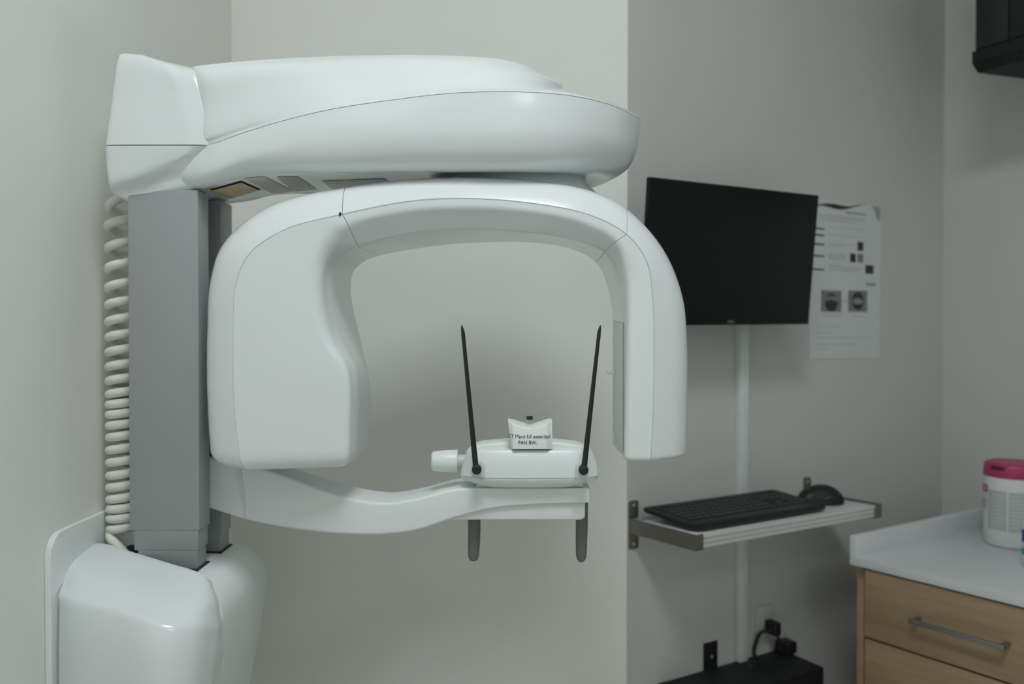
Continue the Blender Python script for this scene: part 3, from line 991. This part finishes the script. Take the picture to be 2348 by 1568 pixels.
for s in range(7):
    u = -.1 + s / 6 * .55
    c = mc + axm * (Lm * (u + .02)) + aym * (-.0322) + V((0, 0, .012 + .008 * math.sin(PI * s / 6)))
    R.append(c)
b.tube(R, [.0015, .003, .0042, .0046, .0042, .003, .0012], 10)
b.build('side_button', M['keycap'], mo)
b = MB()
cc = mc + axm * (-Lm * .52) + V((0, 0, .029)) + aym * .002
b.lathe(cc - aym * .003, aym, [(0, .006), (.001, .0075), (.005, .0075), (.006, .006)], 20)
b.build('scroll_wheel', M['keycap'], mo)

# --- monitor
mon = thing('computer_monitor', W(.25, .06, 1.47), 'black wide computer monitor tilted forward on the alcove wall beside the poster', 'monitor')
TILT, ROLL = math.radians(5.8), math.radians(.6)
mw_, mh_ = .535, .318
mcn = W(.2675, .135, 1.62)
# frame: x along A, y up, z out (N); tilt forward about A, roll about N
bx = Matrix((A, V((0, 0, 1)), N)).transposed()
rot = bx @ Matrix.Rotation(ROLL, 3, 'Z') @ Matrix.Rotation(TILT, 3, 'X')
MC = P(1687, 588, 1.866)
def Mf(x, y, z): return MC + rot @ V((x, y, z))
b = MB(); b.box(-mw_ / 2, mw_ / 2, -mh_ / 2, mh_ / 2, -.012, 0, bev=.003, seg=3, fn=Mf)
b.build('display_frame', M['screen'], mon)
b = MB(); b.box(-mw_ / 2 + .006, mw_ / 2 - .006, -mh_ / 2 + .016, mh_ / 2 - .006, -.002, .0006, bev=.0003, fn=Mf)
b.build('screen', M['screen'], mon)
b = MB(); b.hexa([Mf(-.18, -.12, -.032), Mf(.18, -.12, -.032), Mf(.25, -.15, -.011), Mf(-.25, -.15, -.011), Mf(-.18, .10, -.032), Mf(.18, .10, -.032), Mf(.25, .145, -.011), Mf(-.25, .145, -.011)], .004)
b.build('back_housing', M['black'], mon)
b = MB()
pm = Mf(0, 0, -.03)
wt = (pm - PW).dot(A)
b.box(wt - .05, wt + .05, .0005, .008, pm.z - .06, pm.z + .06, bev=.002, fn=W)
b.tube([W(wt, .006, pm.z), pm], .016, 16)
b.build('mount_arm', M['blackmatte'], mon)
lp = MC + rot @ V((0, -mh_ / 2 + .008, .0008))
rt = bx @ Matrix.Rotation(ROLL, 3, 'Z') @ Matrix.Rotation(TILT, 3, 'X')
vs, fs = text_mesh('t3', 'DELL', .0085, lp, rt, M['logo'], mon, extrude=.0001, sx=1.25)
MB().add(vs, fs).build('logo', M['logo'], mon, smooth=False, recalc=False)

# --- poster
ptl, ptr = .600, .921
def wt_px(px, z=None):
    r = (px - CX) / FPX
    return (r * PW.y - PW.x) / (A.x - r * A.y)
ptr = wt_px(2016); ptl = ptr - .302
pzt = P(2016, 474, W(ptr, 0, 0).y).z; pzb = P(2016, 820, W(ptr, 0, 0).y).z
poster = MB()
def Wp(t, d, z): return W(t, d, z)
poster.box(ptl, ptr, .0008, .0016, pzb, pzt, fn=Wp, mi=0)
PH = pzt - pzb; PWd = ptr - ptl
def pbar(x0, x1, y0, y1, mi, dd=.0018):
    poster.box(ptl + x0 * PWd, ptl + x1 * PWd, .0016, dd, pzt - y1 * PH, pzt - y0 * PH, fn=Wp, mi=mi)
# wave band across the head
wv = []
for s in range(25):
    x = s / 24 * .80
    yc_ = .030 - .022 * math.sin((x - .18) * 5.2) * (1 if x > .18 else .8)
    yc_ = .055 - .075 * x - .012 * math.sin(x * 9)
    th = .004 + .017 * math.exp(-((x - .36) / .17) ** 2)
    wv.append((x, yc_ - th * .5, yc_ + th))
vsx, fsx = [], []
for x, a_, c_ in wv:
    vsx += [W(ptl + x * PWd, .0019, pzt - max(a_, .002) * PH), W(ptl + x * PWd, .0019, pzt - max(c_, .004) * PH)]
for i in range(24): fsx.append((2 * i, 2 * i + 1, 2 * i + 3, 2 * i + 2))
poster.add(vsx, fsx, 1)
# corner motif
poster.add([W(ptl + .86 * PWd, .0019, pzt - .004 * PH), W(ptr - .002, .0019, pzt - .004 * PH), W(ptr - .002, .0019, pzt - .095 * PH), W(ptl + .95 * PWd, .0019, pzt - .09 * PH), W(ptl + .915 * PWd, .0019, pzt - .035 * PH)], [(0, 1, 2, 3, 4)], 2)
# heading and text blocks (too small to read)
def pxy(px, py):
    """poster fraction of a photo pixel"""
    t = wt_px(px); y = W(t, 0, 0).y
    return ((t - ptl) / PWd, (pzt - P(px, py, y).z) / PH)
def pbar_px(x0, y0, x1, y1, mi):
    a_ = pxy(x0, y0); c_ = pxy(x1, y0); d_ = pxy(x0, y1)
    pbar(max(a_[0], .005), min(c_[0], .995), (a_[1] + pxy(x1, y0)[1]) / 2, (d_[1] + pxy(x1, y1)[1]) / 2, mi)
pbar_px(1936, 488, 1982, 492, 2)
for y_, x0_, x1_ in ((496, 1876, 1980), (501, 1876, 1980), (506, 1876, 1960)): pbar_px(x0_, y_, x1_, y_ + 3, 3)
for y_, x1_ in ((523, 1978), (540, 1972), (559, 1954), (563, 1935)): pbar_px(1897, y_, x1_, y_ + 2, 3)
for y_, x1_ in ((582, 1938), (587, 1938), (592, 1935)): pbar_px(1897, y_, x1_, y_ + 3, 3)
for y_, x1_ in ((607, 1930), (613, 1975), (619, 1965)): pbar_px(1899, y_, x1_, y_ + 3, 3)
for y_ in (522, 536.5, 557.5, 584.5, 615.5): pbar_px(1856, y_, 1888, y_ + 4, 1)
pbar_px(1964, 555, 1977, 575, 1)
pbar_px(1947, 581, 1960, 601, 1); pbar_px(1964, 582, 1977, 602, 4)
pbar_px(1982, 608, 2001, 628, 1)
pbar_px(1983, 649, 2006, 655, 2)
# two grey radiograph pictures
for x0_, x1_ in ((1881, 1928), (1943, 1987)):
    y0_, y1_ = 666, 715
    pbar_px(x0_, y0_, x1_, y1_, 4)
    c0x, c0y = pxy((x0_ + x1_) / 2, (y0_ + y1_) / 2)
    for (rx, ry, oy, mi, dd) in ((.088, .058, -.002 if x0_ > 1900 else .008, 1, .0021), (.085, .022, .0 if x0_ > 1900 else -.012, 4, .0023), (.055, .013, .006, 2 if x0_ > 1900 else 1, .0025)):
        c_ = (c0x, c0y + oy)
        vv = [W(ptl + (c_[0] + rx * math.cos(a)) * PWd, dd, pzt - (c_[1] + ry * math.sin(a)) * PH) for a in [2 * PI * k / 28 for k in range(28)]]
        poster.add(vv, [tuple(range(28))], mi)
pbar_px(1932, 689, 1939, 691, 2)
pbar_px(1885, 722, 1930, 725, 3); pbar_px(1955, 724, 1980, 727, 3)
for y_, x1_ in ((747, 1925), (762, 1908), (773, 2000), (789, 1963), (798, 1895)): pbar_px(1866, y_, x1_, y_ + 2, 3)
tag(poster.build('instruction_poster', [M['paper'], M['ink'], M['inkgrey'], M['inkpale'], M['inkmid']], smooth=False),
    'white printed instruction sheet with small black squares and two radiographs beside the monitor', 'poster')

# --- cable trunking, socket, plug lead
b = MB()
b.box(.333, .3617, .0005, .020, 1.45 - .845 + .001, 1.60, bev=.0012, fn=W)
tag(b.build('cable_trunking', M['trunk']), 'white vertical cable trunking running down the wall below the monitor', 'trunking')
so = thing('power_socket', W(.44, .002, .71), 'small white wall socket behind the black plug below the shelf', 'socket')
yS = W(.44, 0, 0).y
zs0, zs1 = P(1755, 1446, yS).z, P(1755, 1388, yS).z
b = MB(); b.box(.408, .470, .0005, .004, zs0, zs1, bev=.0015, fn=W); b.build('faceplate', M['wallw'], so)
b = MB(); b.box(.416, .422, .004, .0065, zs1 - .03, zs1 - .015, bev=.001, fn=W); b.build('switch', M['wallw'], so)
lead = thing('power_lead', W(.44, .03, .68), 'black plug and looped power lead in the wall socket above the computer case', 'power lead')
q = P(1758, 1428, yS); tq = wt_px(1758)
b = MB(); b.box(tq - .013, tq + .010, .008, .045, q.z - .022, q.z + .012, bev=.004, seg=3, fn=W)
b.build('plug', M['black'], lead)
zb_ = 1.45 - .845
pl = [W(tq - .002, .035, q.z - .018)]
b = MB()
yl = yS - .03
ptsL = [W(tq - .002, .034, q.z - .010), P(1745, 1450, yl), P(1734, 1472, yl), P(1729, 1494, yl), V((P(1728, 1498, yl).x, yl - .03, zb_ + .006))]
b.tube(cr(ptsL, 8), .0046, 10)
ptsR = [W(tq - .002, .034, q.z - .010), P(1770, 1442, yl), P(1782, 1456, yl), P(1787, 1472, yl), V((P(1789, 1480, yl).x, yl, zb_ + .014))]
b.tube(cr(ptsR, 8), .0042, 10)
b.build('lead', M['black'], lead)
b = MB()
ta = wt_px(1791)
b.box(ta - .030, ta + .010, .010, .05, zb_ + .0004, P(1790, 1468, yS).z, bev=.004, fn=W)
b.build('connector', M['black'], lead)

# --- black computer case below the shelf, hung on wall tabs
case = thing('computer_case', W(.28, .08, zb_ - .3), 'black metal computer case hung on the wall under the shelf', 'computer')
b = MB(); b.box(.0754, .500, .004, .142, zb_ - .32, zb_, bev=.0025, fn=W)
b.build('case_body', M['blackmatte'], case)
for px0, px1, pyt in ((1614, 1645, 1467),):
    t0, t1 = wt_px(px0), wt_px(px1)
    zt2 = P(px1, pyt, W(t1, 0, 0).y).z
    b = MB(); b.box(t0, t1, .0006, .005, zb_ - .05, zt2, bev=.001, fn=W); tb = b.build('mounting_tab', M['blackmatte'], case)
    MB().lathe(W((t0 + t1) / 2 + .003, .005, zb_ + .028), N, [(0, .0045), (.001, .004), (.0018, .002)], 14).build('screw', M['steelscrew'], tb)
b = MB(); b.hexa([W(.330, .03, zb_), W(.378, .03, zb_), W(.378, .055, zb_), W(.330, .055, zb_), W(.338, .034, zb_ + .008), W(.370, .034, zb_ + .010), W(.370, .050, zb_ + .010), W(.338, .050, zb_ + .006)], .003)
b.build('cable_gland', M['black'], case)

# ================================================================== RIGHT SIDE: counter, cabinet, tub, bottle, rack
O = V((.8285, 1.95, 0)); FU = V((.594, -.804, 0)); FV = V((.849, .529, 0))
ZCt = 1.45 - .541
def Q(u, v, z):
    if v > .6: v -= .1088 * u          # the right-hand edge follows the wall
    p = O + FU * u + FV * v
    return V((p.x, p.y, z))
VD = .703           # depth to the right wall
cab = thing('drawer_cabinet', Q(.6, .35, 0), 'light oak drawer cabinet with a nickel bar handle under the white countertop', 'cabinet')
UL = 1.30
b = MB()
b.box(.003, .021, .010, VD, 0, ZCt - .023, bev=.0008, fn=Q)
b.box(UL - .021, UL - .003, .010, VD, 0, ZCt - .023, bev=.0008, fn=Q)
b.box(.003, UL - .003, VD - .02, VD, 0.005, ZCt - .024, fn=Q)
b.box(.022, UL - .022, .03, VD - .02, .08, .10, fn=Q)
b.box(.022, UL - .022, .05, .065, 0, .08, fn=Q)
carc = b.build('carcass', M['oakedge'], cab)
zg = P(1990, 1459, (O + FU * .03).y).z
ztop = ZCt - .0265
drz = [(zg + .0026, ztop), (zg - .19, zg - .0026), (.09, zg - .1952)]
u0, u1 = .034, .62
dr = []
for i, (za, zb2) in enumerate(drz):
    b = MB(); b.box(u0 if i else .0330, u1, -.0065, .0115, za, zb2, bev=.0010, fn=Q)
    dr.append(b.build('drawer', M['oak'], cab))
for (za, zb2) in drz:
    b = MB(); b.box(u1 + .004, UL - .0225, -.0065, .0115, za, zb2, bev=.0010, fn=Q)
    dr.append(b.build('drawer', M['oak'], cab))
# bar handles
def handle(d, ua, ub, z):
    b = MB()
    for u in (ua, ub):
        b.box(u - .005, u + .005, -.034, -.006, z - .005, z + .005, bev=.0012, fn=Q)
    b.box(ua - .007, ub + .007, -.040, -.032, z - .0055, z + .0055, bev=.002, seg=3, fn=Q)
    return b.build('handle', M['handle'], d)
def u_of_px(px, v=-.036):
    r = (px - CX) / FPX
    q0 = O + FV * v
    return (r * q0.y - q0.x) / (FU.x - r * FU.y)
ua, ub = u_of_px(2094), u_of_px(2300)
yy = (O + FU * ua - FV * .036).y
zhd = P(2094, 1424, yy).z
handle(dr[0], ua, ub, zhd)
handle(dr[1], ua, ub, zhd - .19); handle(dr[2], ua, ub, zhd - .4)
for i in (3, 4, 5): handle(dr[i], UL - .5, UL - .2, (zhd, zhd - .19, zhd - .4)[i - 3])

ct = thing('countertop', Q(.6, .35, ZCt), 'white laminate countertop with an upstand at its far end on the oak cabinet', 'countertop')
b = MB(); b.box(0, UL, -.013, VD + .012, ZCt - .022, ZCt, bev=.0014, fn=Q); b.build('worktop', M['counter'], ct)
zu = P(1957, 1225, 1.95).z
b = MB(); b.box(-.002, .017, -.0125, VD + .0, ZCt - .0219, zu, bev=.0014, fn=Q); b.build('upstand', M['counter'], ct)

# wipes tub
tc_ = V((1.2745, 2.05, ZCt))
tub = thing('wipes_tub', tc_, 'white cylindrical wipes tub with a magenta lid on the white countertop', 'tub')
rT = .064
zl0 = P(2310, 1098, 2.0).z - ZCt; zl1 = P(2310, 1062, 2.03).z - ZCt
b = MB()
b.lathe(tc_, (0, 0, 1), [(.0005, rT - .006), (.002, rT - .002), (.006, rT), (.05, rT), (zl0 - .012, rT), (zl0 - .004, rT - .001), (zl0 + .002, rT - .003)], 56)
b.build('tub_body', M['tub'], tub, ang=40)
b = MB()
b.lathe(tc_, (0, 0, 1), [(zl0, rT + .001), (zl0 + .003, rT + .0015), (zl1 - .006, rT - .001), (zl1 - .002, rT - .003), (zl1, rT - .007), (zl1 + .001, rT - .012), (zl1 - .001, rT - .014), (zl1 - .001, .002)], 56)
lid = b.build('lid', M['pink'], tub, ang=40)
def arc_patch(mb, c, r, a0, a1, z0, z1, mi=0, n=14):
    vs, fs = [], []
    for s in range(n + 1):
        a = a0 + (a1 - a0) * s / n
        for z in (z0, z1): vs.append(V((c.x + r * math.cos(a), c.y + r * math.sin(a), z)))
    for s in range(n): fs.append((2 * s, 2 * s + 2, 2 * s + 3, 2 * s + 1))
    mb.add(vs, fs, mi)
cam_a = math.atan2(-tc_.y, -tc_.x)
def ang_px(px):
    """angle round the tub for a photo column"""
    d = tc_.xy.length
    beta = math.atan2(px - CX, FPX) - math.atan2(tc_.x, tc_.y)
    s = max(-.999, min(.999, d * math.sin(beta) / rT))
    return cam_a + math.asin(s) - 0
def zpx(py, px=2300): return P(px, py, 1.99).z
b = MB()
r1 = rT + .0006
for (x0_, x1_) in ((2270, 2312), (2316, 2366)):
    arc_patch(b, tc_, r1, ang_px(x0_), ang_px(x1_), zpx(1222), zpx(1131), 0)
for k in range(9):
    yk = 1138 + k * 9
    arc_patch(b, tc_, r1 + .0004, ang_px(2276), ang_px(2309 - (k % 3) * 5), zpx(yk + 3), zpx(yk), 1, 8)
    arc_patch(b, tc_, r1 + .0004, ang_px(2320), ang_px(2362 - (k % 2) * 6), zpx(yk + 3), zpx(yk), 1, 8)
arc_patch(b, tc_, r1, ang_px(2257.5), ang_px(2268), zpx(1139), zpx(1122), 2, 6)
arc_patch(b, tc_, r1 + .0004, ang_px(2261), ang_px(2265), zpx(1134), zpx(1127), 1, 4)
for y_ in (1157, 1172): arc_patch(b, tc_, r1, ang_px(2257), ang_px(2266), zpx(y_ + 3), zpx(y_), 3, 5)
for x_ in (2257.5, 2265): arc_patch(b, tc_, r1, ang_px(x_), ang_px(x_ + 1.6), zpx(1175), zpx(1157), 3, 3)
b.build('printed_label', [M['labelgrey'], M['labelpale'], M['pink'], M['inkgrey']], tub, recalc=False)
b = MB(); arc_patch(b, tc_, rT + .0014, ang_px(2277), ang_px(2306), zpx(1080) - .002, zpx(1073), 0)
b.build('lid_notch', M['pinkhole'], lid, recalc=False)

# bottle at the frame edge
bc_ = V((1.2035, 1.852, ZCt)); bc_.x = (2341.5 - CX) / FPX * 1.852 + .042
bot = thing('spray_bottle', bc_, 'white bottle with blue and teal bands cut off by the right frame edge', 'bottle')
b = MB(); b.lathe(bc_, (0, 0, 1), [(.0005, .028), (.003, .0305), (.006, .031), (.12, .031), (.135, .026), (.145, .014), (.16, .013)], 40)
b.build('bottle_body', M['tub'], bot, ang=40)
b = MB(); b.lathe(bc_, (0, 0, 1), [(.158, .014), (.160, .016), (.185, .015), (.188, .012)], 28); b.build('bottle_cap', M['tub'], bot, ang=40)
def band(name, m, py0, py1):
    b = MB()
    z0, z1 = P(2344, py1, 1.85).z - ZCt, P(2344, py0, 1.85).z - ZCt
    b.lathe(bc_, (0, 0, 1), [(z0, .0308), (z0 + .0002, .0314), (z1 - .0002, .0314), (z1, .0308)], 40)
    b.build(name, m, bot, ang=40)
band('label_band', M['blue'], 1215, 1244); band('label_band', M['teal'], 1257, 1273)

# network rack hung on the right wall, top right
s0 = .295
Dk = .35
RB = B2 + N * s0 - A * Dk
def K(w, d, z):        # w along the wall towards the camera, d from the front towards the wall
    p = RB + N * w + A * d
    return V((p.x, p.y, z))
rk = thing('network_rack', K(.28, .17, 2.1), 'black steel equipment rack with vent slots hung high on the right wall', 'rack')
yR = RB.y
z_seam = P(2222, 118, yR).z; z_edge = P(2218, 146, yR).z; z_low = P(2238, 169, yR + .02).z
WR = .60
b = MB()
b.hexa([K(0, .004, z_seam + .001), K(WR, .004, z_seam + .001), K(WR, Dk - .002, z_seam + .001), K(0, Dk - .002, z_seam + .001),
        K(0, .004, 2.55), K(WR, .004, 2.55), K(WR, Dk - .002, 2.55), K(0, Dk - .002, 2.55)], .002)
b.build('rack_body', M['blackmatte'], rk)
wd_ = .085
b = MB()
b.box(.003, wd_ - .002, .0, .006, z_seam + .004, 2.54, bev=.001, fn=K)
b.build('side_stile', M['black'], rk)
b = MB()
b.box(wd_ + .002, WR - .003, .0, .006, z_seam + .004, 2.54, bev=.001, fn=K)
b.build('rack_door', M['black'], rk)
# chamfered plinth
b = MB()
pf_ = [(-.004, z_seam - .001), (-.004, z_edge), (.022, z_low), (Dk - .002, z_low + .028), (Dk - .002, z_seam - .001)]
b.prism([K(-.004, d, z) for d, z in pf_], N * (WR + .008), bev=.0012)
pl_ = b.build('rack_plinth', M['blackmatte'], rk)
for k in range(24):
    w = .075 + k * .0125
    b = MB()
    def ch(f, o): return (-.004 + .026 * f - o * .6, z_edge + (z_low - z_edge) * f - o * .8)
    c1, c2 = ch(.22, .0003), ch(.88, .0003)
    d1, d2 = ch(.22, -.004), ch(.88, -.004)
    b.hexa([K(w, *c2), K(w + .006, *c2), K(w + .006, *d2), K(w, *d2), K(w, *c1), K(w + .006, *c1), K(w + .006, *d1), K(w, *d1)])
    b.build('vent_slot', M['dark'], pl_)

# ================================================================== LIGHTS
def panel(name, x, y, sx, sy, strength, col, label):
    t = thing(name, (x, y, HC), label, 'ceiling light', )
    b = MB()
    b.box(x - sx / 2 - .02, x + sx / 2 + .02, y - sy / 2 - .02, y + sy / 2 + .02, HC - .012, HC - .0005, bev=.002)
    b.build('lamp_frame', M['lampwhite'], t)
    b = MB()
    b.box(x - sx / 2, x + sx / 2, y - sy / 2, y + sy / 2, HC - .016, HC - .011)
    b.build('diffuser', emit(name + '_glow', col, strength), t, smooth=False)
panel('ceiling_light', .13, .08, .6, .6, 20.5, (.97, 1.0, 1.025), 'square recessed ceiling light panel above the viewpoint')
panel('ceiling_light', 1.0, -1.4, .6, .6, 7.0, (.97, 1.0, 1.025), 'added square fill light panel on the ceiling at the rear of the room')  # added fill panel, unseen, brightens the front faces of the machine

w = bpy.data.worlds.new('World'); bpy.context.scene.world = w
w.use_nodes = True
w.node_tree.nodes['Background'].inputs['Color'].default_value = (.6, .65, .66, 1)
w.node_tree.nodes['Background'].inputs['Strength'].default_value = .3

# ================================================================== CAMERA
cd = bpy.data.cameras.new('camera'); co = bpy.data.objects.new('camera', cd)
C.objects.link(co)
co.location = CAM
co.rotation_euler = (PI / 2 - PITCH, 0, 0)
cd.sensor_fit = 'HORIZONTAL'; cd.sensor_width = 36.0
cd.lens = FPX / 2348 * 36
cd.clip_start = .01
cd.dof.use_dof = True
cd.dof.focus_distance = 1.19
cd.dof.aperture_fstop = 2.8
sc = bpy.context.scene
sc.camera = co
sc.view_settings.view_transform = 'Standard'
sc.view_settings.look = 'None'
sc.view_settings.gamma = 1.0
sc.view_settings.use_curve_mapping = False
sc.view_settings.exposure = 0.07
sc.cycles.max_bounces = 10
sc.cycles.diffuse_bounces = 6
sc.cycles.use_denoising = True
